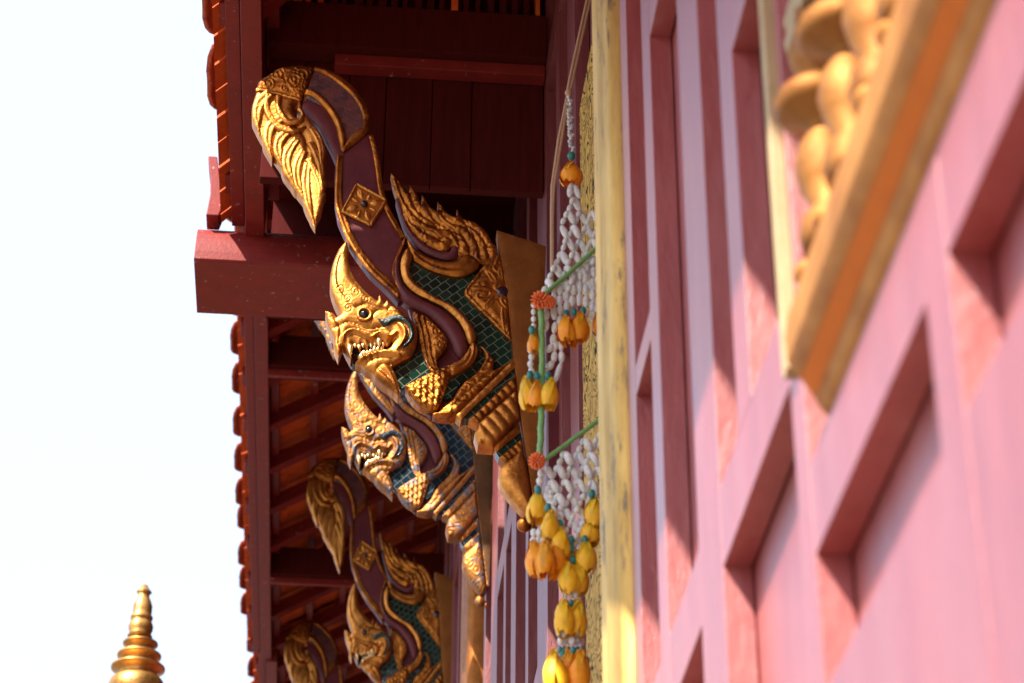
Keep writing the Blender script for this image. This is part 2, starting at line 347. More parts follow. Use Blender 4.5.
# ------------------------------------------------------------------ eaves
def zslope(x, x0, z0, s=.60): return z0 + (x-x0)*s
def make_roof(name, y0, y1, xf, zf, label, rafters, tile_pitch, tie_ys=(), xtile=-.09, group='roof tiers', sl_=.60, y_vis=-99, tile_end=99):
    r = thing(name, (xf, y0, zf), label, 'roof', group)
    def P(nm, mt, mb, bev=.002): return mb.build(nm, G[mt], r, bev)
    L = y1-y0; xw = .10 - xf
    # fascia
    q = MB(); q.box(0, .056, 0, L, -.02, .17); P('fascia', 'red', q)
    q = MB(); q.box(-.045, -.006, 0, L, .03, .13); P('eave_board', 'red', q)
    # tile course sheets, stepped, under side seen from below
    q = MB()
    n = int(xw/.085)+2
    for i in range(n):
        xa = xtile+.012 + i*.085; za = zslope(xa, 0, .125, sl_)
        ya = max(0, y_vis-y0)
        if ya: q.box(xa, xa+.12, 0, ya-.004, za-.03, za)
        while ya < L-.01:
            yb = min(ya+.118, L); j = random.uniform(-.004, .004)
            q.add([(xa, ya, za+j), (xa+.12, ya, za+.12*sl_-.012+j), (xa+.12, yb-.006, za+.12*sl_-.012+j), (xa, yb-.006, za+j),
                   (xa, ya, za+.014+j), (xa+.12, ya, za+.12*sl_+.002+j), (xa+.12, yb-.006, za+.12*sl_+.002+j), (xa, yb-.006, za+.014+j)],
                  [(0,1,2,3), (4,7,6,5), (0,3,7,4), (1,5,6,2), (0,4,5,1), (3,2,6,7)])
            ya += .12
    P('roof_tiles', 'tile', q, 0)
    q = MB(); q.prism([(xtile+.03, .175+.03*sl_), (xtile+.03, .20+.03*sl_), (xw+.02, zslope(xw+.02, xtile, .20, sl_)), (xw+.02, zslope(xw+.02, xtile, .175, sl_))], 0, L); P('light_block_sheet', 'red_dark', q)  # sheet added over the tiles to stop light leaking through their gaps
    # battens along the eave and rafters up the slope
    for i in range(int(xw/.17)+1):
        x = .06 + i*.17
        q = MB(); za = zslope(x, 0, .065, sl_); q.box(x, x+.034, 0, L, za, za+.052); P('batten', 'red', q)
    y = max(rafters*.5, y_vis-y0-.3)
    while y < L:
        q = MB(); q.prism([(.02, -.0+.012), (.02, .085), (xw, zslope(xw, 0, .072, sl_)), (xw, zslope(xw, 0, -.005, sl_))], y, y+.06); P('rafter', 'red', q)
        q = MB(); q.box(-.062, -.002, y-.01, y+.085, .045, .105); P('rafter_end', 'red', q)
        y += rafters
    # curved tiles that close the eave edge
    y = max(tile_pitch*.4, y_vis-y0-.2)
    while y < min(L-.05, tile_end-y0):
        q = MB(); pts = []
        for k in range(15):
            a = -1.25 + 2.5*k/14
            pts.append((y + math.sin(a)*tile_pitch*.43, .155 + .055*math.cos(a)*1.0))
        base = [(p[0], p[1]) for p in pts]
        vs = []; 
        for j, (dx, dz, sc) in enumerate(((0, 0, 1), (-.018, -.006, .92), (-.028, -.016, .70), (-.033, -.026, .35))):
            for (yy, zz) in base: vs.append((xtile+.012+dx, y+(yy-y)*sc, .13+(zz-.17)*sc+dz+.02))
        m_ = len(base); fs = [(j*m_+i, j*m_+i+1, (j+1)*m_+i+1, (j+1)*m_+i) for j in range(3) for i in range(m_-1)]
        q.add(vs, fs, True); o = P('eave_tile', 'tile_old', q, 0); o.rotation_euler.x = random.uniform(-.03, .03)*.2
        md = o.modifiers.new('thick', 'SOLIDIFY'); md.thickness = .012; md.offset = 0
        y += tile_pitch
    # tie beams across to the wall
    for ty in tie_ys:
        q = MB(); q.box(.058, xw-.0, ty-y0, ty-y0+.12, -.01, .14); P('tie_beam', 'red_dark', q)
        q = MB(); q.box(.058, xw-.0, ty-y0+.03, ty-y0+.05, -.045, -.012); P('tie_beam_bead', 'red', q)
    return r
FZ1, FX1, YN = 5.548, -.791, -1.0
near = make_roof('tiled_roof', YN, 5.79, FX1, FZ1, 'nearest red timber roof eave at the top, clay tiles over a dark boarded end', .78, .39, sl_=1.15, y_vis=4.3, tile_end=5.33)
FZ2 = 6.65
p2 = atT(256.5, 430, (FZ2-1.6)/ray(256.5, 430)[2]); FX2 = float(p2[0])
yend = float(atT(240, 655, (FZ2-1.6)/ray(240, 655)[2])[1])
far = make_roof('tiled_roof', 5.95, yend, FX2, FZ2, 'red roof eave beyond the curved beam, orange clay tiles between rafters', .40, .335, (8.35, 10.35))
far2 = make_roof('tiled_roof', yend+.006, 16.5, FX2+.03, FZ2-.01, 'farthest stretch of red eave at the bottom of the photo', .40, .335, (12.3,))
# lower tier nearest the camera (overhead, out of the picture)
q = MB(); A = Vector((-.90, 0, 4.72))
q.prism([(-.90-FX1, 4.70-FZ1), (-.90-FX1, 4.78-FZ1), (.0-FX1, 5.42-FZ1), (.0-FX1, 5.34-FZ1)], -7-YN, 3.62-YN)
q.build('lower_tier', G['tile'], near)
for i in range(9):
    y = 3.52-.62*i
    q = MB(); q.prism([(-.86-FX1, 4.729-.075-FZ1), (-.86-FX1, 4.729-FZ1), (-.02-FX1, 5.324-FZ1), (-.02-FX1, 5.324-.08-FZ1)], y-.06-YN, y-YN); q.build('lower_rafter', G['red'], near, .002)
q = MB(); q.box(-.912-FX1, -.902-FX1, -7-YN, 3.62-YN, 4.74-FZ1, 4.80-FZ1); q.build('lower_fascia', G['red'], near, .002)
# boarded end of the near tier
YB = 5.75; YP = 5.02
def np_(nm, mt, x0, x1, y0, y1, z0, z1, bev=.002):
    q = MB(); q.box(x0-FX1, x1-FX1, y0-YN, y1-YN, z0-FZ1, z1-FZ1); return q.build(nm, G[mt], near, bev)
WX = WX2 - .002
xs = [float(atY(x, 130, YP)[0]) for x in (266, 302, 347, 385, 432, 472)] + [WX]
xs[0] = -.725
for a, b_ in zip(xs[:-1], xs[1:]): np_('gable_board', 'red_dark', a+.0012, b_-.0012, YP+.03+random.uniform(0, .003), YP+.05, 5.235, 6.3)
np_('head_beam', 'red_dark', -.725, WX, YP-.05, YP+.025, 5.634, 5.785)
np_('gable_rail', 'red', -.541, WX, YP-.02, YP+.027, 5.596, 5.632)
np_('light_block_backing', 'red_dark', -.725, WX, YP+.052, YP+.07, 5.24, 6.3)  # added behind the gable boards to stop light through their joints
np_('light_block_ceiling', 'red_dark', -.73, WX, YP+.071, YB+.30, 5.86, 5.88)  # added piece that keeps sun from leaking in between the tiers
np_('gap_shade_board', 'red_dark', -.727, WX, YB+.294, YB+.32, 5.43, 5.88)  # dark board standing in for the shade seen through the gap
for i in range(22):                                                  # slats above the head beam
    x = -.70 + i*.034
    np_('slat', 'tile' if random.random() < .45 else 'red_dark', x, x+random.uniform(.012, .026), YP-.03-random.uniform(0, .02), YP+.02, 5.787, 5.787+random.uniform(.05, .2), .001)
# the beam with a curved front moulding, its underside facing the camera
q = MB()
zb0, zb1 = 5.418, 5.572
prof = [(YB, zb0)]
for k in range(9):
    a = k/8*math.pi/2; prof.append((YB-.006+.07*(1-math.cos(a)), zb0+.006+.145*math.sin(a)))
prof += [(YB+.29, zb1), (YB+.29, zb0)]
n = len(prof); XL, XR = -.937, WX
vs = [(XL-FX1, p[0]-YN, p[1]-FZ1) for p in prof] + [(XR-FX1, p[0]-YN, p[1]-FZ1) for p in prof]
q.add(vs, [tuple(range(n)), tuple(range(2*n-1, n-1, -1))] + [(i, n+i, n+(i+1) % n, (i+1) % n) for i in range(n)])
q.build('moulded_beam', G['red'], near, .002)
# upright curved end piece on the beam
q = MB()
pz = [(.000, 5.58), (-.038, 5.58), (-.036, 5.60), (-.031, 5.66), (-.035, 5.72), (-.048, 5.80), (-.020, 5.80), (-.010, 5.74), (.004, 5.68), (.010, 5.62)]
q.prism([(-.875+x-FX1, z-FZ1) for x, z in pz], 5.74-YN, 5.82-YN); q.build('beam_end', G['red'], near, .003)

# ------------------------------------------------------------------ naga bracket, carved relief
YBR = 4.74
BO = atY(540, 400, YBR); BO[0] = 0.02
SC = 5.6/2300
HS = .55
def catmull(pts, closed=True, step=2.0):
    """pts (x,y[,1]) ; a third element marks a sharp corner"""
    n = len(pts); P = [np.array(p[:2], float) for p in pts]; cn = [len(p) > 2 for p in pts]; out = []
    rng = range(n) if closed else range(n-1)
    for i in rng:
        p1, p2 = P[i], P[(i+1) % n]
        p0 = P[i-1] if (closed or i > 0) and not cn[i] else p1*2-p2
        p3 = P[(i+2) % n] if (closed or i+2 < n) and not cn[(i+1) % n] else p2*2-p1
        L = np.linalg.norm(p2-p1); m = max(1, int(round(L/step)))
        for k in range(m):
            t_ = k/m; a = .5*((2*p1) + (-p0+p2)*t_ + (2*p0-5*p1+4*p2-p3)*t_**2 + (-p0+3*p1-3*p2+p3)*t_**3); out.append(a)
    if not closed: out.append(P[-1])
    return np.array(out)
def seg_dist(Q, poly, closed=True):
    A = poly; B = np.roll(poly, -1, 0)
    if not closed: A, B = poly[:-1], poly[1:]
    d = np.full(len(Q), 1e9)
    for a, b_ in zip(A, B):
        ab = b_-a; l2 = ab@ab + 1e-9; t_ = np.clip(((Q-a)@ab)/l2, 0, 1); v_ = Q-a-t_[:, None]*ab
        d = np.minimum(d, (v_*v_).sum(1))
    return np.sqrt(d)
def seg_signed(Q, poly):
    d = np.full(len(Q), 1e9); sg = np.ones(len(Q))
    for a, b_ in zip(poly[:-1], poly[1:]):
        ab = b_-a; l2 = ab@ab + 1e-9; t_ = np.clip(((Q-a)@ab)/l2, 0, 1); v_ = Q-a-t_[:, None]*ab; dd = (v_*v_).sum(1)
        m_ = dd < d; d[m_] = dd[m_]; sg[m_] = np.sign(ab[0]*(Q[m_, 1]-a[1]) - ab[1]*(Q[m_, 0]-a[0]))
    return np.sqrt(d), sg
def inside(Q, poly):
    x, y = Q[:, 0], Q[:, 1]; r = np.zeros(len(Q), bool); A = poly; B = np.roll(poly, -1, 0)
    for a, b_ in zip(A, B):
        c = ((a[1] > y) != (b_[1] > y)); 
        with np.errstate(divide='ignore', invalid='ignore'): xi = (b_[0]-a[0])*(y-a[1])/(b_[1]-a[1]+1e-12)+a[0]
        r ^= c & (x < xi)
    return r
CORN = [atY(x, y, YBR) for x, y in ((250, 60), (550, 60), (250, 530), (550, 530))]
def toXZ(Q):
    d = fw[None] + RT[None]*((Q[:, :1]-512)/F_PX) - UP[None]*((Q[:, 1:2]-341.5)/F_PX)
    t_ = (YBR-CAM[1])/d[:, 1]; Pt = CAM[None] + t_[:, None]*d
    return Pt[:, 0]-BO[0], Pt[:, 2]-BO[2]

def relief(name, mt, outline, parent, half, d=4.0, wd=4.0, off=0.0, grooves=(), detail=None, step=2.0, grid=2.2, smooth=True, back=None):
    """carved slab: outline in the picture plane of the first bracket; half = half thickness (m), d = relief height (px), wd = rounding width (px)"""
    O = catmull(outline, True, step) if smooth else np.array([p[:2] for p in outline], float)
    if not smooth: O = catmull([(x, y, 1) for x, y in O], True, step)
    mn, mx = O.min(0), O.max(0)
    gx, gy = np.meshgrid(np.arange(mn[0]+.7, mx[0], grid), np.arange(mn[1]+.7, mx[1], grid*.9))
    gx[1::2] += grid/2
    Q = np.stack([gx.ravel(), gy.ravel()], 1); Q = Q[inside(Q, O)]
    if len(Q): Q = Q[seg_dist(Q, O) > grid*.45]
    nb = len(O); allp = np.concatenate([O, Q]) if len(Q) else O
    res = delaunay_2d_cdt([Vector(p) for p in allp.tolist()], [(i, (i+1) % nb) for i in range(nb)], [], 1, 1e-5)
    V = np.array([tuple(v) for v in res[0]]); T = [tuple(f) for f in res[2]]; bedges = res[1]
    dist = seg_dist(V, O)
    u = np.clip(dist/wd, 0, 1); h = d*np.sqrt(np.clip(1-(1-u)**2, 0, 1))
    for gset in grooves:
        pts, gw, gd = gset[0], gset[1], gset[2]
        c = catmull(pts, False, 2.0) if len(pts) > 2 else np.array(pts, float)
        gdist, sg = seg_signed(V, c)                                # a cut steep on one side, a long slope on the other: layered carving
        fall = np.where(sg > 0, .75*gw, 2.3*gw)
        h = h - gd*1.5*(np.exp(-(gdist/fall)) if gd > 0 else np.exp(-(gdist/gw)**2))*np.clip(dist/1.2, 0, 1)
    if detail is not None: h = h + detail(V[:, 0], V[:, 1])*np.clip(dist/2.5, 0, 1)
    X, Z = toXZ(V)
    yf = .034 - (half*HS+off) - h*SC; 
    nv = len(V); bk = .040 if half > .03 else .034 + half*HS
    # boundary loop from triangles
    cnt = {}
    for f in T:
        for a, b_ in zip(f, f[1:]+f[:1]): cnt[(a, b_)] = 1
    bd = [(a, b_) for (a, b_) in cnt if (b_, a) not in cnt]
    me = MB()
    me.add(list(zip(X, yf, Z)), T, True)
    k = len(me.v); idx = {}
    ends = []
    for a, b_ in bd:
        for v_ in (a, b_):
            if v_ not in idx:
                idx[v_] = k; me.v.append((float(X[v_]), float(yf[v_]), float(Z[v_]))); me.v.append((float(X[v_]), float(bk), float(Z[v_]))); k += 2
        me.f.append((idx[a], idx[a]+1, idx[b_]+1, idx[b_])); me.sm.append(bool(smooth))
    # flat back
    kb = len(me.v); me.v += [(float(x), float(bk), float(z)) for x, z in zip(X, Z)]
    for f in T: me.f.append(tuple(kb+i for i in reversed(f))); me.sm.append(False)
    m_ = bpy.data.meshes.new(name); m_.from_pydata(me.v, [], me.f); m_.update()
    for p, s_ in zip(m_.polygons, me.sm): p.use_smooth = s_
    # consistent winding: front must face -y
    bm = bmesh.new(); bm.from_mesh(m_); bm.faces.ensure_lookup_table()
    if sum(f.normal.y for f in bm.faces[:len(T)]) > 0: bmesh.ops.reverse_faces(bm, faces=bm.faces)
    bm.to_mesh(m_); bm.free()
    o = bpy.data.objects.new(name, m_); C.objects.link(o); m_.materials.append(G[mt]); o.parent = parent
    return o
def strip(pts, wds, step=2.0):
    c = catmull(pts, False, step); n = len(c); tt = np.gradient(c, axis=0); tt /= np.linalg.norm(tt, axis=1)[:, None]+1e-9
    nn = np.stack([-tt[:, 1], tt[:, 0]], 1); ws = np.interp(np.linspace(0, 1, n), np.linspace(0, 1, len(wds)), wds)
    return [tuple(p) for p in np.concatenate([c+nn*ws[:, None]/2, (c-nn*ws[:, None]/2)[::-1]])]
def ribbon(name, mt, pts, wds, parent, half, d=2.5, **kw):
    o = strip(pts, wds, 2.5)
    return relief(name, mt, [(x, y) for x, y in o], parent, half, d, max(wds)/2, smooth=False, **kw)
def petals(cx, cy, tips, r0_, f, wd_, amp):
    def fn(x, y):
        h = np.zeros_like(x)
        for tx, ty in tips:
            L = math.hypot(tx-cx, ty-cy); ux, uy = (tx-cx)/L, (ty-cy)/L
            a = ((x-cx)*ux + (y-cy)*uy - r0_)/(L*f-r0_); c = np.abs(-(x-cx)*uy + (y-cy)*ux)
            wl = wd_*np.sqrt(np.clip(np.sin(np.clip(a, 0, 1)**.75*math.pi), 0, 1)) + 1e-3
            p = np.clip(1-(c/wl)**2, 0, 1)*((a > 0) & (a < 1))
            h = np.maximum(h, amp*np.sqrt(p) - amp*.35*np.exp(-(c/.7)**2)*(p > .05))
        return h
    return fn
def scales(cx, cy, s, amp, rot=0.0):
    ca, sa = math.cos(rot), math.sin(rot)
    def f(x, y):
        u = ((x-cx)*ca + (y-cy)*sa)/s; v_ = (-(x-cx)*sa + (y-cy)*ca)/s
        row = np.floor(v_); uu = (u + .5*(row % 2)) % 1.0 - .5; vv = v_-row
        return amp*(np.clip(1-4*uu*uu, 0, 1)*(vv) - .5*(np.abs(uu) > .42))
    return f
def curls(lst, amp):
    def f(x, y):
        h = np.zeros_like(x)
        for cx, cy, r_, ph in lst:
            dx, dy = x-cx, y-cy; d_ = np.hypot(dx, dy); a = np.arctan2(dy, dx)
            sp_ = np.cos(2*math.pi*(d_/(r_*.55)) - a + ph); h += amp*sp_*np.exp(-(d_/r_)**4)
        return h
    return f
def fsum(*fs): return lambda x, y: sum(f(x, y) for f in fs)

br = thing('naga_bracket', (BO[0], YBR, BO[2]), 'nearest gilded naga eave bracket, in sharp focus before the curved beam', 'bracket', 'naga brackets under the eaves')
R_ = lambda *a, **k: relief(*a, **k)
# board against the wall
board = [(497, 230), (546, 246), (537, 505), (534, 505), (524, 438), (518, 395), (511.5, 336), (508, 299), (501, 258)]
o = relief('back_board', 'gold_board', board, br, .060, 0.6, 2.0, smooth=False, grid=5, step=6, back=.056)
ribbon('board_edge', 'gold_bright', [(498.5, 232), (502, 258), (509, 299), (512.5, 336), (519, 395), (525, 438), (534.5, 503)], [1.6, 1.6], br, .0605, 1.0)
cl = MB(); cl.box(0, WX2-BO[0]+.002, -.03, .03, -.25, .32); cl.build('mounting_cleat', G['maroon'], br)
# base plate
base = [(406, 236), (398, 254), (393, 268), (397, 283), (408, 300), (417, 330), (410, 356), (400, 362), (403, 380), (410, 394), (431, 411), (457, 413), (512, 358), (511, 336), (506, 298), (500, 252), (478, 262), (450, 258), (425, 250), (409, 238)]
relief('body_plate', 'maroon', base, br, .016, .5, 2, smooth=False, grid=6, step=5)
# arm panel
arm = [(303, 97), (314, 97), (324, 104), (333, 116), (339, 130), (344, 146), (366, 128), (372, 131), (378, 160), (382, 190), (388, 208), (400, 231), (406, 238), (399, 255), (395, 270), (399, 285), (406, 294), (398, 299), (386, 286), (370, 271), (355, 251), (345, 233), (338, 217), (335, 200), (335, 170), (336, 158), (331, 146), (325, 134), (318, 122), (309, 112), (302, 106)]
relief('arm_panel', 'maroon', arm, br, .032, 1.5, 4, smooth=False, grid=4)
relief('arm_edge', 'gold', strip([(340, 152), (339, 175), (339, 200), (343, 216), (350, 234), (360, 251), (373, 267), (386, 279), (400, 293)], [6, 6.5, 7, 8, 8, 8, 8, 8, 6]), br, .045, 2, 2.5, smooth=False,
       grooves=[([(340, 154), (339, 175), (339, 200), (343, 216), (350, 234), (360, 251), (373, 267), (386, 279), (398, 291)], 1.2, 1.5)], grid=1.8)
relief('arm_edge', 'gold', strip([(371, 133), (375, 148), (378, 164), (381.5, 189), (388, 208), (395, 221), (403, 235)], [4, 5, 5, 5, 5, 5, 4]), br, .045, 2, 2, smooth=False,
       grooves=[([(371, 133), (378, 164), (381.5, 189), (388, 208), (403, 235)], 1.0, 1.3)], grid=1.8)
# crown
crown = [(315, 65, 1), (330, 69), (345, 79), (358, 92), (367, 106), (370, 119), (368, 128), (360, 136), (350, 145), (341, 153, 1), (342, 142), (339, 128), (332, 114), (322, 103), (306, 95, 1), (309, 80)]
relief('crown_panel', 'crown', crown, br, .036, 1.2, 3, grid=2.0, detail=lambda x, y: .5*np.sin(x*1.1)*np.sin(y*1.3+x*.4))
ribbon('crown_edge', 'gold', [(314, 66), (330, 71.5), (345, 82), (357, 94), (364.5, 107), (367, 119), (364, 128), (355, 136), (342, 149)], [4, 6, 7, 7, 7, 7, 8, 9, 4], br, .046, 3, grooves=[([(330, 71.5), (345, 82), (357, 94), (364.5, 107), (366, 119)], 1.0, 1.4)], grid=1.8)
ribbon('crown_edge', 'gold', [(305, 89), (313, 91), (322, 98), (331, 108), (338, 120), (342, 133), (343, 147)], [6, 7, 7, 7, 7, 8, 4], br, .046, 3, grid=1.8)
cap = [(257, 88, 1), (259, 80), (269, 73), (279, 66.5), (290, 64.5), (302, 64), (315, 65, 1), (309, 79), (301, 98, 1), (280, 92)]
relief('crest_cap', 'gold_carved', cap, br, .046, 4, 7, grid=1.4, detail=curls([(278, 74, 7, 0), (292, 80, 7, 1), (268, 83, 6, 2), (302, 74, 7, 3), (300, 88, 5, 0), (285, 88, 5, 1)], 1.5))
relief('crest_band', 'gold_bright', strip([(256, 88), (270, 90), (285, 94), (300, 98)], [2.5, 2.5]), br, .052, 1.5, 1.2, smooth=False, grid=1.5)
feather = [(257, 89, 1), (253.5, 100), (253.5, 115), (258, 131, 1), (263, 139), (270, 149), (272, 158, 1), (275, 150, 1), (279, 157), (280.5, 164, 1), (284, 161, 1), (284, 170), (288, 178), (294, 188), (299, 191, 1), (305, 199), (308.5, 207), (310, 216), (315.5, 225.5, 1), (317, 217), (321, 209), (324, 197), (326, 191), (322, 187, 1), (326, 180), (324, 170), (325.5, 160), (325, 148), (322, 136), (315, 124), (309, 115), (305, 111), (301, 111), (299, 115), (301.5, 118, 1), (295.5, 115), (292.5, 109), (294, 101), (300, 98, 1), (280, 93)]
gr = [([(262, 91), (266, 100), (267, 112), (263, 122), (258.5, 131)], 1.1, 2.6), ([(270, 93), (271, 104), (276, 115), (282, 122), (279, 134), (273, 144), (271.5, 156)], 1.1, 2.6),
      ([(291, 129), (288, 140), (282, 150), (280, 162)], 1.1, 2.6), ([(283, 123), (290, 131), (292, 142), (297, 150), (293, 162), (286, 172)], 1.1, 2.6),
      ([(301, 136), (303, 150), (302, 165), (297, 180), (297, 190)], 1.1, 2.6), ([(288, 118), (298, 127), (306, 140), (306, 158), (304, 176), (309, 196), (313.5, 220)], 1.2, 2.6),
      ([(318, 140), (314, 152), (313, 164), (319, 178), (324, 190)], 1.0, 2.2), ([(325, 158), (318, 167), (318, 180)], 1.0, 2.0), ([(311, 172), (311, 186), (317, 200), (315, 214)], .9, 1.8),
      ([(276, 97), (275, 108), (279, 117), (286, 122)], 1.0, 2.2), ([(284, 96), (283, 107), (288, 116), (298, 122), (310, 132), (317, 142)], 1.0, 2.4), ([(290, 98), (288, 107), (292, 115), (303, 121)], .9, 2.0)]
feat = relief('crest_feather', 'gold_bright', feather, br, .040, 3.5, 5, grid=1.6, step=1.5, grooves=gr[5:7])
for pts, wds, lift in (([(308, 160), (306, 182), (309, 204), (315, 224)], [9, 12, 9, .6], 1.0), ([(308, 156), (316, 172), (320.5, 188), (316, 206)], [8, 9, 8, .6], 1.2), ([(304, 148), (297, 166), (298, 182), (307, 203)], [8, 11, 10, .6], 1.4),
                       ([(310, 140), (318, 156), (321.5, 172), (319, 189)], [8, 9, 8, .6], 1.6), ([(298, 137), (288, 152), (287, 167), (297, 190)], [9, 12, 11, .6], 1.8), ([(311, 126), (319, 139), (322, 154), (320, 171)], [8, 9, 8, .6], 2.0),
                       ([(293, 127), (281, 138), (278, 149), (283, 168)], [9, 12, 11, .6], 2.2), ([(284, 116), (271, 126), (268, 140), (272, 158)], [10, 13, 11, .6], 2.6), ([(271, 92), (260, 103), (257, 116), (259.5, 133)], [11, 13, 10, .6], 3.0),
                       ([(268, 92), (267, 110), (278, 126), (294, 131), (306, 126)], [6, 7, 8, 7, 2], 3.4), ([(279, 95), (279, 110), (287, 121), (298, 121), (303, 114), (298, 108.5)], [6, 6, 6.5, 6, 5, 3], 4.2)):
    relief('feather_barb', 'gold_bright', strip(pts, wds, 2.2), feat, .040, 3.0, 3.6, off=lift*SC*1.25, smooth=False, step=2, grid=1.4, back=.02,
           grooves=[(pts, .5, .7)])
# rosette
ros = [(356.5, 182), (387.5, 199), (371, 225), (341, 210.5)]
ro = relief('rosette', 'gold', ros, br, .050, 1.0, 1.5, smooth=False, grid=2.0, step=2)
rim_ = [(357, 183.2), (386.3, 199.2), (370.6, 223.8), (342.6, 210.3)]
for a, b_ in zip(rim_, rim_[1:]+rim_[:1]): relief('rosette_rim', 'gold_bright', strip([a, b_], [2.6, 2.6]), ro, .050, 2.4, 1.3, off=.002, smooth=False, step=2, grid=1.3)
cc = (364.2, 203.7)
for (tx, ty), f0, f1, w_ in [((356.5, 182), .24, .80, 7.0), ((387.5, 199), .24, .80, 7.0), ((371, 225), .24, .80, 7.0), ((341, 210.5), .24, .80, 7.0), ((372, 190.5), .35, .86, 3.4), ((379.5, 212), .35, .86, 3.4), ((356, 218), .35, .86, 3.4), ((348.7, 196.3), .35, .86, 3.4)]:
    L_ = lambda f: (cc[0]+(tx-cc[0])*f, cc[1]+(ty-cc[1])*f)
    relief('rosette_petal', 'gold_bright', strip([L_(f0), L_(f0*.6+f1*.4), L_(f0*.3+f1*.7), L_(f1)], [1.5, w_, w_*.85, .5], 1.5), ro, .050, 2.6, w_*.5, off=.0015, smooth=False, step=1.3, grid=1.1, grooves=[([L_(f0), L_(f1)], .5, .7)])
def px_local(px, py, y): X, Z = toXZ(np.array([[px, py]], float)); return (float(X[0]), y, float(Z[0]))
q = MB(); q.ball(px_local(364.2, 203.7, -.001), (.0095, .006), (0, 1, 0), 14, 8); q.build('rosette_boss', G['boss'], ro)
# S body
ribbon('scroll_edge', 'gold', [(406.5, 234.5), (397.8, 254), (393.2, 268), (397.6, 283), (408, 295), (420, 303.5), (434, 310.5), (448, 321.5), (457, 332), (459, 344)], [2.2, 2.2], br, .050, 1.2, grid=2)
tube_ = [(406, 236), (401, 251), (400, 268), (404, 282), (415, 292), (429, 300), (444, 307.5), (457, 319), (464, 330), (468, 340), (468, 350), (461, 355), (455, 349), (451, 340), (444, 328), (429, 313), (414, 305), (404, 299), (397, 287), (393, 269), (397, 254)]
relief('scroll_side', 'maroon', tube_, br, .038, 5, 8, grid=2.2)
scr = [(409, 246, 1), (411.7, 256), (409.5, 269), (413.5, 279.5), (423.4, 288), (438, 297), (453, 304.4), (464.5, 314.7), (472.5, 325), (476, 334), (475, 341), (470, 343), (467, 338), (464, 328.5), (457, 317.8), (444, 306.3), (429, 298.6), (414.6, 291.3), (404.5, 281), (401, 269), (401.5, 257.6), (405, 250)]
relief('scroll_ribbon', 'gold_bright', scr, br, .054, 3.6, 5, grid=1.8, grooves=[([(403, 258), (402.5, 269), (406, 280), (416, 290), (430, 297), (445, 305), (458, 316), (466, 328)], 1.0, 1.0)])
# upper ribbon and flame
up_ = [(406, 235, 1), (418, 249), (432, 257), (448, 260.5), (458, 258.5), (467, 253), (478, 258), (479, 265), (473, 271), (461, 275), (447, 274), (429, 268), (414, 259, 1), (410, 248)]
relief('flame_ribbon', 'gold', up_, br, .050, 3.4, 6, grid=1.8, grooves=[([(412, 249), (426, 261), (446, 268), (462, 267), (472, 261)], 1.2, 1.6)])
relief('flame_side', 'maroon', [(396, 196), (401, 214), (408, 231), (420, 246), (436, 254.5), (450, 257), (459, 252), (460, 244), (453, 243), (449, 249), (436, 247.5), (421, 238), (410, 226), (404, 212), (400, 199)], br, .040, 3, 5)
fl = [(391, 170, 1), (394, 185), (400, 201), (404, 214), (411, 227), (421, 238), (436, 247), (447, 248), (452.5, 244), (457, 247), (459, 253), (467, 254), (479, 262), (497, 258), (497, 246), (492, 240), (486, 229), (475, 220), (463, 215.5), (457, 206.5, 1), (456, 214), (447, 210), (438, 199, 1), (438, 208), (430, 204), (422, 192, 1), (422, 202), (416, 190), (410, 182, 1), (409, 190), (401, 181)]
gf = [([(396, 178), (403, 196), (411, 210), (422, 220), (436, 226)], 1.1, 2.2), ([(410, 184), (412, 200), (420, 212), (432, 220), (440, 226)], 1.0, 2.2), ([(423, 195), (428, 208), (436, 219), (446, 225)], 1.0, 2.0),
      ([(439, 202), (443, 214), (452, 222), (462, 225), (472, 233), (478, 244), (480, 256)], 1.0, 2.2), ([(458, 209), (464, 221), (476, 229), (485, 241), (488, 254)], 1.0, 2.2),
      ([(436, 227), (448, 228), (460, 233), (468, 243), (470, 254)], 1.0, 2.2), ([(440, 240), (446, 236), (452, 239), (450, 244)], 1.0, 2.0), ([(404, 212), (416, 226), (430, 234), (442, 240)], .9, 1.6), ([(452, 231), (458, 240), (460, 250)], .9, 1.8)]
relief('upper_flame', 'gold_carved', fl, br, .042, 4, 6, grid=1.5, step=1.6, grooves=gf)
# green glass panels
L1 = [(411, 257), (430, 268), (447, 274), (462, 275), (473, 271), (479, 267), (470, 288), (490, 318), (513, 341), (514, 358), (494, 370), (475, 340), (464, 318), (438, 299), (415, 284), (409, 270)]
relief('glass_tiles', 'green', L1, br, .030, .3, 1, smooth=False, grid=6, step=5)
L2 = [(392, 367), (402, 358), (412, 352), (418, 345), (424, 352), (431, 364), (440, 370), (420, 382), (406, 387), (401, 384)]
relief('glass_tiles', 'green', L2, br, .034, .3, 1, smooth=False, grid=6, step=5)
L3 = [(440, 380), (452, 376), (464, 370), (476, 362), (482, 350), (488, 356), (480, 368), (466, 378), (458, 384), (452, 396), (444, 398)]
relief('glass_tiles', 'green', L3, br, .046, .3, 1, smooth=False, grid=6, step=5)
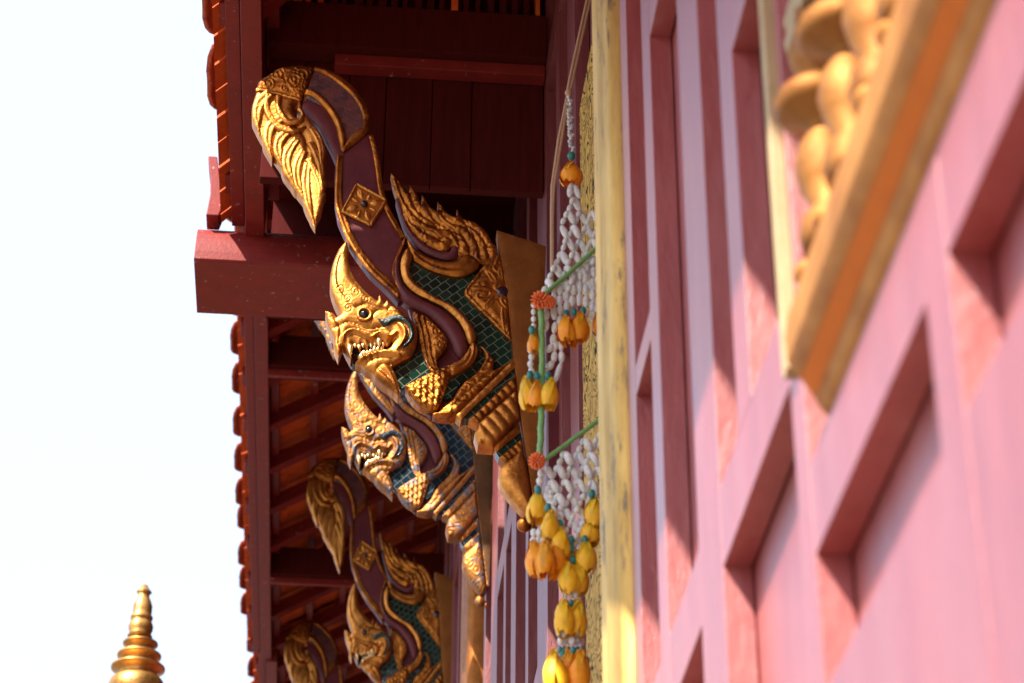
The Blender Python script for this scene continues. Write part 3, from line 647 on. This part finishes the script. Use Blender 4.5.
# triangular flower
tri = [(481, 267, 1), (465, 288, 1), (467, 295), (490, 318), (512, 340, 1), (508.5, 299), (502, 258), (492, 254)]
tr = relief('corner_flower', 'gold_carved', tri, br, .046, 3, 3.5, grid=1.4, grooves=[([(483, 271), (469, 289), (471, 295), (492, 316), (510, 335)], .9, 1.8)],
       )
for (tx, ty), w_ in (((469, 288.5), 12), ((484, 265), 10), ((481, 310), 10), ((505, 333), 10), ((499, 258), 9)):
    L_ = lambda f: (503+(tx-503)*f, 291+(ty-291)*f)
    relief('flower_petal', 'gold', strip([L_(.28), L_(.5), L_(.75), L_(.97)], [5, w_, w_*.8, .6], 1.8), tr, .046, 3.6, w_*.5, off=.002, smooth=False, step=1.6, grid=1.4, grooves=[([L_(.3), L_(.6), L_(.95)], .7, 1.2)])
q = MB(); q.ball(px_local(503, 291, .004), (.017, .006), (0, 1, 0), 18, 8); q.build('flower_boss', G['boss'], tr)
# neck frond and ribbed collar
fr = [(413, 311), (422, 312), (431, 318), (440, 327), (446, 334), (447.5, 343), (443, 352), (437, 358), (438, 366), (447, 370), (452, 377), (440, 377), (430, 368), (425, 357), (421, 345), (418.5, 330)]
relief('neck_frond', 'gold_carved', fr, br, .046, 3.5, 5, grid=1.3, detail=curls([(437, 331, 6, 0), (441, 345, 5.5, 1), (428, 322, 6, 2)], 1.2),
       grooves=[([(420, 316), (424, 332), (427, 350), (432, 364), (442, 373)], 1.0, 2.2), ([(425, 318), (430, 335), (432, 352), (436, 364)], .9, 2.0), ([(421, 338), (425, 354), (433, 368)], .8, 1.6)])
col = [(473, 343), (478, 351.5), (473, 364), (461, 372.5), (451.5, 376), (449, 367), (459, 362), (466, 354)]
relief('ribbed_collar', 'gold_bright', col, br, .052, 5, 6, off=.010, grid=1.1, detail=lambda x, y: 1.6*np.cos(2*math.pi*np.hypot(x-452, y-352)/4.2))
# fan and chest
fan = [(405, 385.5, 1), (424, 375), (450.5, 363.5, 1), (450, 378), (443, 397), (437, 409, 1), (428, 408), (418, 403), (409.5, 394)]
relief('scale_fan', 'gold_carved', fan, br, .054, 4, 5, back=.028, grid=1.3, detail=scales(420, 390, 7.2, 2.2, rad(-25)), grooves=[([(408, 386), (428, 377), (447, 368)], .8, 1.5), ([(446.5, 368), (445, 383), (438, 402)], .9, 2.0)])
chest = [(439, 411, 1), (447, 404), (453, 398), (459, 388), (466, 380), (474, 374), (481, 366), (485, 355), (480, 344.5), (488, 350.5), (494, 360), (494.5, 369), (513, 358, 1), (486, 385), (457, 414, 1), (446, 416), (433, 413)]
relief('chest', 'gold_carved', chest, br, .052, 4, 5, grid=1.5, grooves=[([(447, 402), (455, 396), (460, 386), (470, 380), (478, 374), (486, 368), (490, 360)], 1.2, 1.5), ([(444, 409), (456, 404), (466, 394), (480, 382), (492, 372)], 1.0, 1.2)],
       detail=curls([(452, 400, 5, 0), (464, 386, 5, 1), (476, 375, 5, 2)], .8))
# mouldings of the corbel
def band(name, mt, pts, half, d=2.0, wd=3.0, pet=0): return relief(name, mt, pts, br, half, d, wd, smooth=False, grid=1.5 if pet else 3,
    detail=(lambda x, y: 2.0*np.abs(np.sin(math.pi*(x*.75-y*.66)/pet))**.6 - 1.0) if pet else None)
band('moulding', 'gold_bright', [(515, 357), (517, 365), (461, 419), (456, 414.5)], .056)
band('moulding_inlay', 'green', [(516, 364), (517, 374), (471, 417), (462, 417)], .046, .5, 1)
band('moulding', 'gold', [(516, 374), (518, 388), (479, 424), (469, 419)], .056, 3, 5, 7.5)
band('moulding', 'gold_bright', [(517, 389), (520, 418), (493, 447), (478, 446), (474.5, 434), (478, 424)], .061, 6, 9, 10)
band('moulding', 'gold', [(519.5, 421), (521, 431), (497, 451), (493, 445)], .054, 2, 3)
band('moulding_inlay', 'green', [(521, 430), (522.5, 438), (500, 457), (496, 450)], .048, .5, 1)
band('moulding', 'gold', [(522, 438), (524.5, 453), (506, 463), (499, 457)], .056, 3, 4, 6)
relief('drop_bulb', 'gold_bright', [(502, 465), (512, 457), (524, 452), (533, 499), (534, 508), (528, 513), (519, 506), (507, 492), (500, 481), (499, 472)], br, .050, 9, 13, grid=2)
q = MB(); q.ball(px_local(525, 519, .03), (.017, .018), (0, 0, 1), 16, 12); q.ball(px_local(534, 523, .03), (.008, .012), (0, 0, 1), 12, 8); q.build('drop_finial', G['gold'], br)
# head
head = [(347, 240, 1), (339, 249), (332.5, 265), (330, 283), (333.5, 298), (341, 314, 1), (336.5, 317, 1), (333, 313), (325.5, 310.5, 1), (327, 321), (331, 331), (334, 338), (334.5, 347), (338.5, 357, 1), (341, 350), (343, 345), (346.5, 352), (351, 359.5, 1), (352.3, 351), (354, 345.5), (358, 348, 1), (360, 352, 1), (362, 345.5, 1), (364.5, 347, 1), (367, 351, 1), (369.5, 344.5, 1), (375, 345), (379, 350, 1), (381, 343, 1), (387, 346), (393, 341, 1), (389, 348), (383, 349.5, 1), (377.5, 352.5), (374.5, 350, 1), (372, 355, 1), (368, 351.5, 1), (365.5, 357, 1), (360, 354.5, 1), (358, 359.5), (355.5, 362, 1), (361, 364.5), (366, 369), (371.5, 372), (375, 376.5), (380, 381), (387, 386), (393, 390.5), (398.5, 396, 1), (399.5, 386), (396.5, 376), (393, 367), (401, 361), (411, 356), (416.5, 345), (417, 330), (411, 318.5), (402, 311), (395, 306.5), (391.5, 305.5, 1), (387, 299.5, 1), (384, 303.5, 1), (379.5, 294.5, 1), (377.5, 300.5, 1), (370, 295), (361, 286), (353, 275), (349, 262), (348.8, 250)]
gh = [([(343, 346), (344, 337), (352, 333), (362, 336), (371, 340), (378, 336), (389, 339), (396, 335)], 1.2, -2.6), ([(335, 329), (346, 324), (357, 326), (370, 330), (384, 328)], 1.1, 2.2),
      ([(342, 337), (350, 330), (361, 332), (372, 335), (382, 332), (392, 333)], .9, 1.6), ([(358, 363), (367, 357.5), (377, 354.5), (388, 354), (399, 357)], 1.3, -2.6),
      ([(364, 367), (372, 362), (382, 359), (393, 360)], 1.0, 1.8), ([(374, 375), (381, 368), (390, 366)], 1.0, 2.0), ([(383, 381), (388, 374), (392, 372)], .9, 1.6),
      ([(330, 318), (336, 322), (340, 330), (338, 345)], .9, 1.6), ([(340, 258), (337, 272), (338, 286), (345, 298)], 1.0, 1.4),
      ([(349, 262), (350, 276), (358, 288), (368, 298)], .8, 1.0), ([(357, 309), (366, 306), (376, 309), (388, 310)], 1.0, 1.8), ([(372, 318), (379, 312), (391, 311), (404, 315)], .9, 1.4)]
hd = relief('naga_head', 'gold_bright', head, br, .056, 6, 9, back=.020, grid=1.15, step=1.4, grooves=gh,
       detail=curls([(340, 291, 5, 0), (347, 300, 5, 1), (356, 294, 4.5, 2), (366, 301, 4.5, 3), (348, 310, 5, 1)], 1.0))
relief('mouth', 'black', [(344, 340), (356, 342), (372, 341), (392, 338), (392, 348), (380, 354), (366, 360), (356, 361), (350, 356)], br, .030, .5, 2, grid=3)
q = MB(); e = px_local(364.3, 317, 0); yy = .034-.056*HS-6.5*SC
q.tube([(e[0]+.0155*math.cos(a), yy, e[2]+.017*math.sin(a)) for a in np.linspace(0, 2*math.pi, 25)], .0045, 8, False); q.build('eye_ring', G['gold_bright'], hd)
q = MB(); q.ball((e[0], yy+.003, e[2]), (.0125, .011), (0, 1, 0), 16, 10); q.build('eye', G['black'], hd)
relief('brow_glass', 'green_patch', [(374.5, 316), (381, 321), (390, 318), (401, 317), (411, 324), (415, 337), (410, 347), (402, 352), (401, 349), (407, 342), (408, 333), (403, 325.5), (394, 325), (388, 329), (383, 328), (377, 322)], hd, .056, 8.6, 2.0, grid=1.5)
relief('cheek', 'gold_bright', [(395, 325), (402, 325.5), (408, 332), (407.5, 342), (400, 351), (394, 353), (399, 345), (401, 338), (398, 331)], hd, .056, 11, 4, grid=1.4)
relief('chin_beard', 'gold', [(374, 374), (381, 365), (388, 366), (393, 374), (397, 384), (398, 394), (390, 388), (381, 382)], hd, .058, 7, 4, back=.015, grid=1.4, grooves=[([(379, 371), (388, 379), (396, 391)], 1.0, 1.6)])
for (x, y, l, up) in ((349.5, 347, 12, 0), (378.5, 341, 8, 0), (361, 360, 7, 1)):
    q = MB(); a = px_local(x, y, .034-.056*HS-4*SC); q.lathe([(.0075, 0), (.007, l*SC*.4), (.004, l*SC*.8), (.0005, l*SC*1.15)], a, (0.12, -.12, 1 if up else -1), 10); q.build('fang', G['tooth'], hd)

for pts, up_, n_ in (([(354, 345), (362, 345), (371, 343.5), (380, 343), (389, 342)], 0, 9), ([(358, 359), (366, 354.5), (374, 351.5), (384, 348.5)], 1, 7)):
    c_ = catmull(pts, False, 1.0)
    for i in range(n_):
        p_ = c_[int((i+.5)/n_*(len(c_)-1))]; q = MB(); a = px_local(p_[0], p_[1], .034-.056*HS-1.5*SC); ln = (6.5 if i % 3 == 1 else 4.2)*SC
        q.lathe([(.0052, -.003), (.0048, ln*.35), (.0028, ln*.75), (.0004, ln)], a, (.05, -.25, 1 if up_ else -1), 8); q.build('tooth', G['tooth'], hd)
# the other brackets of the row
def copy_thing(src, loc, sc, label, swap=None):
    def cp(o, parent):
        c = o.copy(); C.objects.link(c); c.parent = parent
        if swap and o.type == 'MESH' and o.data.materials and o.data.materials[0].name in swap:
            c.data = o.data.copy(); c.data.materials[0] = swap[o.data.materials[0].name]
        for ch in kids.get(o.name, ()): cp(ch, c)
        return c
    kids = {}
    for o in bpy.data.objects:
        if o.parent: kids.setdefault(o.parent.name, []).append(o)
    r = cp(src, None); r.location = loc; r.scale = sc; r['label'] = label
    return r
def place(px, py, rx, ry, t_, sc):
    """location that puts the reference point (rx,ry) of the carving at depth t_ on the ray of px,py"""
    X, Z = toXZ(np.array([[rx, ry]], float)); P_ = atT(px, py, t_)
    return (float(P_[0]-X[0]*sc[0]), float(P_[1]), float(P_[2]-Z[0]*sc[2]))
s2 = (1.0, 1.0, 1.15)
copy_thing(br, place(342, 427, 326, 311, 7.95, s2), s2, 'second gilded naga bracket, weathered and bluish, directly below the nearest one',
           {'gold_leaf': G['gold_old_shaded'], 'carved_gold_leaf': G['gold_old_shaded'], 'dull_gold': G['gold_board_shaded'], 'bright_gold_leaf': G['gold_old_shaded'], 'green_glass_mosaic': G['old_mosaic'], 'green_glass': G['old_mosaic']})
s3 = (.94, 1.0, 1.15)
copy_thing(br, place(345, 630, 326, 311, 10.2, s3), s3, 'third naga bracket, its whole leaf crest showing behind the weathered one')
copy_thing(br, place(285, 645, 253, 100, 12.1, s3), s3, 'farthest naga bracket, only its curled crest showing at the bottom edge')

# ------------------------------------------------------------------ garland
YG = 3.72
def gp(px, py, dy=0.0):
    p = atY(px, py, YG+dy); return Vector((float(p[0]), float(p[1]), float(p[2])))
GS = 4.4/2300
go = gp(560, 400)
gar = thing('flower_garland', go, 'hanging garland of white jasmine nets, green sticks and yellow petal tassels beside the gilded pilaster', 'garland')
def gb(mb, nm, mt): 
    o = mb.build(nm, G[mt], gar); o.data.transform(Matrix.Translation(-go)); return o
def bud(q, a, b_, r_): 
    d = (b_-a); q.ball((a+b_)/2, (r_, d.length/2*1.02), d, 9, 6)
def strand(q, a, b_, n, r_, tq=None, jit=.0):
    for i in range(n):
        u0_, u1_ = i/n, (i+1)/n
        j0 = Vector([random.uniform(-jit, jit) for _ in range(3)])
        bud(q, a.lerp(b_, u0_)+j0, a.lerp(b_, u1_)+j0, r_*random.uniform(.9, 1.1))
def net(name, left, right, rows, y0_, y1_, cellw, layers=2):
    """diamond net of buds between two edge functions of y"""
    q = MB(); nodes = {}
    for r_ in range(rows+1):
        yy = y0_+(y1_-y0_)*r_/rows; xl, xr = left(yy), right(yy)
        xs_ = np.arange(605 - (r_ % 2)*cellw/2, xl-1, -cellw); xs_ = [x for x in xs_ if x <= xr+1]
        nodes[r_] = xs_
    for r_ in range(rows):
        ya, yb = y0_+(y1_-y0_)*r_/rows, y0_+(y1_-y0_)*(r_+1)/rows
        for x in nodes[r_]:
            for x2 in nodes[r_+1]:
                if abs(x2-x) < cellw*.8:
                    dy = random.uniform(-.01, .01)
                    a, b_ = gp(x, ya, dy), gp(x2, yb, dy)
                    strand(q, a.lerp(b_, .0), a.lerp(b_, 1), *((1, 3.9*GS) if x2 > x else (2, 2.9*GS)), jit=.0015)
    return gb(q, name, 'bud')
# thread of small buds
q = MB()
P0, P1 = gp(569, 98), gp(572, 152)
for i in range(17):
    p = P0.lerp(P1, i/16); 
    for k in range(3):
        a = random.uniform(0, 6.28); o_ = Vector((math.cos(a), math.sin(a)*.6, 0))*2.2*GS; q.ball(p+o_, (1.9*GS, 2.6*GS), (o_.x*60, o_.y*60, .4), 7, 5)
gb(q, 'bud_thread', 'bud')
def petal_bud(px, py, wpx, hpx, mt='petal', tilt=0.0, dy=0.0, up=True):
    """drop shaped flower of folded petals; (px,py) centre, pointed end up"""
    q = MB(); c = gp(px, py, dy); ax = Vector((math.sin(tilt), 0, math.cos(tilt))) if up else Vector((math.sin(tilt), 0, -math.cos(tilt)))
    h = hpx*GS*1.18; w_ = wpx*GS/2*1.38
    a0 = ax.orthogonal().normalized(); b0 = ax.cross(a0); ph = random.uniform(0, 6.28)
    q.lathe([(.06*w_, .52*h), (.20*w_, .44*h), (.42*w_, .28*h), (.60*w_, .08*h), (.62*w_, -.12*h), (.4*w_, -.36*h), (.05*w_, -.42*h)], c, ax, 12)
    for k in range(6):                                             # folded petals round a closed bud
        t_ = ph + k*1.0472 + random.uniform(-.15, .15); rd = a0*math.cos(t_) + b0*math.sin(t_); tg = ax.cross(rd)
        n_, m_ = 7, 5; vs = []; ln = random.uniform(.92, 1.12); fl_ = random.uniform(.9, 1.15)
        for i_ in range(n_+1):
            u_ = i_/n_; wid = .62*w_*math.sin(math.pi*min(1, (.10+.90*u_)**.9*.88+.02))**.8
            rr_ = w_*fl_*(.10 + .86*math.sin(math.pi*.76*u_**1.1)); zz = h*(.46 - .98*u_*ln)
            for j_ in range(m_):
                sgn = (j_/(m_-1)-.5)*2
                vs.append(c + ax*(zz - .05*h*abs(sgn)*u_) + rd*(rr_ - .18*w_*sgn*sgn) + tg*(wid*sgn))
        q.add(vs, [(i_*m_+j_, i_*m_+j_+1, (i_+1)*m_+j_+1, (i_+1)*m_+j_) for i_ in range(n_) for j_ in range(m_-1)], True)
    return gb(q, 'petal_flower', mt)
petal_bud(571, 172, 18, 22, 'petal_tip')
q = MB(); q.ball(gp(571.5, 156), (4.5*GS, 5*GS)); gb(q, 'knot', 'teal')
# nets
def le1(y): return np.interp(y, [184, 210, 240, 270, 300, 330], [570, 564, 557, 549, 541, 540])
def re1(y): return np.interp(y, [184, 200, 225, 300], [576, 585, 600, 605])
net('bud_net', le1, re1, 8, 184, 292, 12.5)
def bstrand(pts, step_, r_):
    q = MB()
    for a, b_ in zip(pts[:-1], pts[1:]): strand(q, gp(*a), gp(*b_), max(1, int(math.dist(a, b_)/step_)), r_*GS, jit=.0012)
    gb(q, 'bud_strand', 'bud')
bstrand([(571.5, 183), (569, 197)], 12, 3.8); bstrand([(574, 184), (580, 198)], 12, 3.8)
for i, x in enumerate(np.arange(547, 606, 6.6)):
    y1_ = [332, 320, 326, 312, 306, 306, 318, 322, 330][i % 9]; y0_ = 294 - (x-543)*.88 + 6
    bstrand([(x, y0_), (x+random.uniform(-1.5, 1.5), y1_)], 10, 3.5)
for pts in ([(556, 322), (553, 345), (546, 352), (540, 352)], [(556, 340), (553, 362), (548, 370), (541, 372)], [(561, 340), (562, 362), (556, 382), (548, 392), (541, 394)], [(596, 300), (599, 330), (601, 345)]):
    bstrand(pts, 11, 3.5)
def le2(y): return np.interp(y, [455, 470, 500, 530], [544, 544, 543, 556])
def re2(y): return np.interp(y, [440, 500, 530, 560], [605, 602, 592, 578])
def net2():
    q = MB(); cellw = 13; rows = 9; y0_, y1_ = 424, 548
    nodes = {}
    for r_ in range(rows+1):
        yy = y0_+(y1_-y0_)*r_/rows
        nodes[r_] = [x for x in np.arange(604 - (r_ % 2)*cellw/2, 538, -cellw) if yy > 462-(x-540)*.72+2 and le2(yy)-2 < x < re2(yy)+2]
    for r_ in range(rows):
        ya, yb = y0_+(y1_-y0_)*r_/rows, y0_+(y1_-y0_)*(r_+1)/rows
        for x in nodes[r_]:
            for x2 in nodes[r_+1]:
                if abs(x2-x) < cellw*.8:
                    dy = random.uniform(-.01, .01); a, b_ = gp(x, ya, dy), gp(x2, yb, dy); strand(q, a.lerp(b_, .0), a.lerp(b_, 1), *((1, 3.9*GS) if x2 > x else (2, 2.9*GS)), jit=.0015)
    for a, b_ in (((542, 470), (538, 492)), ((551, 490), (551, 506)), ((561, 505), (561, 526)), ((575, 540), (573, 562)), ((572, 535), (570, 548))): strand(q, gp(*a), gp(*b_), 3, 3.6*GS)
    gb(q, 'bud_net', 'bud')
net2()
# green sticks
def stick(a, b_, r_=3.0, n=30):
    q = MB(); A_, B_ = gp(*a, -.012), gp(*b_, -.012)
    pts, rs = [], []
    for i in range(n+1): pts.append(A_.lerp(B_, i/n) + Vector((1, .4, .8))*(.0035*math.sin(i/n*math.pi)+.0008*math.sin(i*.9))); rs.append(r_*GS*(1.0 if i % 2 else .84))
    q.tube(pts, rs, 10); gb(q, 'green_stick', 'stem')
stick((604, 241), (541, 297), 2.6, 24); stick((541, 300), (539.5, 466), 3.4, 60); stick((539, 464), (604, 416), 2.6, 24)
def pompom(px, py, r_):
    q = MB(); c = gp(px, py, -.03)
    for i in range(70):
        z = 1-2*(i+.5)/70; a = i*2.39996; d = Vector((math.sqrt(1-z*z)*math.cos(a), math.sqrt(1-z*z)*math.sin(a), z))
        q.ball(c+d*r_*GS*.75, (1.25*GS, r_*.32*GS), d, 6, 4)
    gb(q, 'flower_cluster', 'pompom')
pompom(540, 300, 9.5); pompom(549, 302, 7); pompom(537, 461, 8.5)
# tassels
for a in ((567, 328, 15, 26, -.1), (579, 326, 16, 30, .1), (598, 322, 10, 22, 0), (533.5, 341, 10, 22, 0), (527, 391, 14, 29, -.12), (536, 393, 13, 26, .05), (550, 391, 14, 27, .1)): petal_bud(a[0], a[1], a[2], a[3], 'petal' if random.random() < .6 else 'petal_tip', a[4], random.uniform(-.03, .0))
for a in ((537.5, 505, 15, 27, .05), (550, 523, 14, 26, .1), (560, 541, 15, 28, -.05), (594, 510, 14, 26, 0), (590, 531, 15, 24, 0), (586, 554, 15, 27, 0), (569, 556, 14, 25, 0)): petal_bud(*a[:4], 'petal', a[4], random.uniform(-.03, .02))
for a in ((535, 556, 15, 30, -.1), (545, 557, 15, 31, 0), (556, 556, 15, 30, .12)): petal_bud(*a[:4], 'petal_tip', a[4], random.uniform(-.05, -.02))
for a in ((568, 576, 15, 26, -.08), (579, 576, 15, 26, .1), (573, 579, 14, 25, 0)): petal_bud(*a[:4], 'petal', a[4], random.uniform(-.05, 0))
for a in ((564, 616, 15, 30, -.05), (577, 616, 16, 30, .06), (571, 618, 13, 28, 0)): petal_bud(*a[:4], 'petal', a[4], random.uniform(-.05, 0))
for a in ((555, 670, 17, 36, -.1), (567, 671, 18, 38, 0), (579, 670, 17, 36, .1), (572, 672, 15, 34, 0)): petal_bud(*a[:4], 'petal_tip' if a[0] > 560 else 'petal', a[4], random.uniform(-.06, 0))
W_, T_ = [], []
for cx, cy, wd_, n_ in ((573, 591, 13, 4), (571, 638, 22, 6), (541, 538, 14, 4)):
    for k in range(n_):
        x = cx - wd_/2 + wd_*k/(n_-1)
        for j in (-5, 3): W_.append((gp(x+random.uniform(-1, 1), cy+j, random.uniform(-.04, .01)), (3.3*GS, 4.6*GS), (random.uniform(-.2, .2), 0, 1), 8, 6))
        T_.append((gp(x, cy+12, random.uniform(-.04, .0)), (2.6*GS, 4*GS), (random.uniform(-.3, .3), 0, 1), 8, 6))
for x, y in ((566, 314), (574, 312), (583, 311), (530, 375), (537, 376), (548, 376), (532, 330), (538, 490), (548, 508), (560, 524), (571, 540), (573, 560), (592, 494), (571, 548), (585, 540), (556, 662), (563, 655), (580, 655), (586, 661)):
    T_.append((gp(x, y, -.02), (3.4*GS, 5.0*GS), (random.uniform(-.2, .2), 0, 1), 9, 6))
for y in range(350, 374, 7): W_.append((gp(530.5+(y % 2), y), (3.2*GS, 4.2*GS)))
for y in range(305, 330, 7): W_.append((gp(533.5, y), (2.6*GS, 3.6*GS)))
for a in W_: 
    q = MB(); q.ball(*a); gb(q, 'jasmine_bud', 'bud')
for a in T_: 
    q = MB(); q.ball(*a); gb(q, 'teal_bead', 'teal')
# cord
q = MB()
for dx in (-1.5, 1.5):
    pts = [gp(593+dx, -20), gp(570+dx, 85), gp(568+dx*.4, 96), gp(560+dx, 140), gp(553+dx*.6, 186), gp(552+dx*.3, 215), gp(552+dx*.2, 290)]
    fine = []
    for a, b_ in zip(pts[:-1], pts[1:]): fine += [a.lerp(b_, k/6) for k in range(6)]
    q.tube(fine+[pts[-1]], 1.6*GS, 7)
q.ball(gp(568.5, 93), (4*GS, 5*GS))
cdo = q.build('cord', G['cord']); tag(cdo, 'thin brown twin cord from which the flower garland hangs', 'cord')

# ------------------------------------------------------------------ distant stupa
st = atT(136.5, 683, 10.0); K = 10.0/2300
def h_at(py): return float(atY(140, py, st[1])[2])
stupa = thing('stupa_spire', (float(st[0]), float(st[1]), 0), 'ringed gold stupa spire standing alone against the white sky', 'stupa', rz=0)
rings = [(667, 27.5), (654.5, 22.5), (642.5, 18)]
prof = [(.8, 0), (.8, .3), (.68, .32), (.68, .9), (.6, .95), (.6, 2.4), (.45, 2.5), (.40, 3.2), (.30, 3.9), (.20, h_at(760)), (.14, h_at(700))]
q = MB(); q.lathe(prof, (0, 0, 0), n=32); q.build('base', G['spire'], stupa)
q = MB()
pp = [(h_at(704), 31), (h_at(688), 30), (h_at(682), 28), (h_at(679), 25), (h_at(677.5), 21)]
for y, r_ in rings:
    pp += [(h_at(y+8.5), r_*.70), (h_at(y+5.5), r_*.74), (h_at(y+3.5), r_*.95), (h_at(y+2.4), r_*1.04), (h_at(y+.8), r_*1.04), (h_at(y-.8), r_*.84), (h_at(y-2.0), r_*.70)]
pp.sort()
q.lathe([(r_*K*.95, h) for h, r_ in pp], (0, 0, 0), n=36); q.build('ring_tiers', G['spire'], stupa)
q = MB()
tp = [(637, 12), (634, 10), (631, 11.5), (627, 12), (623, 10.5), (621, 9), (620, 10.5), (617.5, 10.8), (615.5, 9), (612, 9.2), (606, 9.2), (601, 7.5), (597, 5.5), (594, 5.6), (592.5, 7.5), (591, 6.5), (588, 4.2), (585.5, 3.2), (584.5, .5)]
q.lathe([(r_*K*.98, h_at(y)) for y, r_ in tp], (float(atY(142.3, 610, st[1])[0]-st[0]), 0, 0), n=24, lobes=3, amp=.12); q.build('bud_tip', G['spire'], stupa)
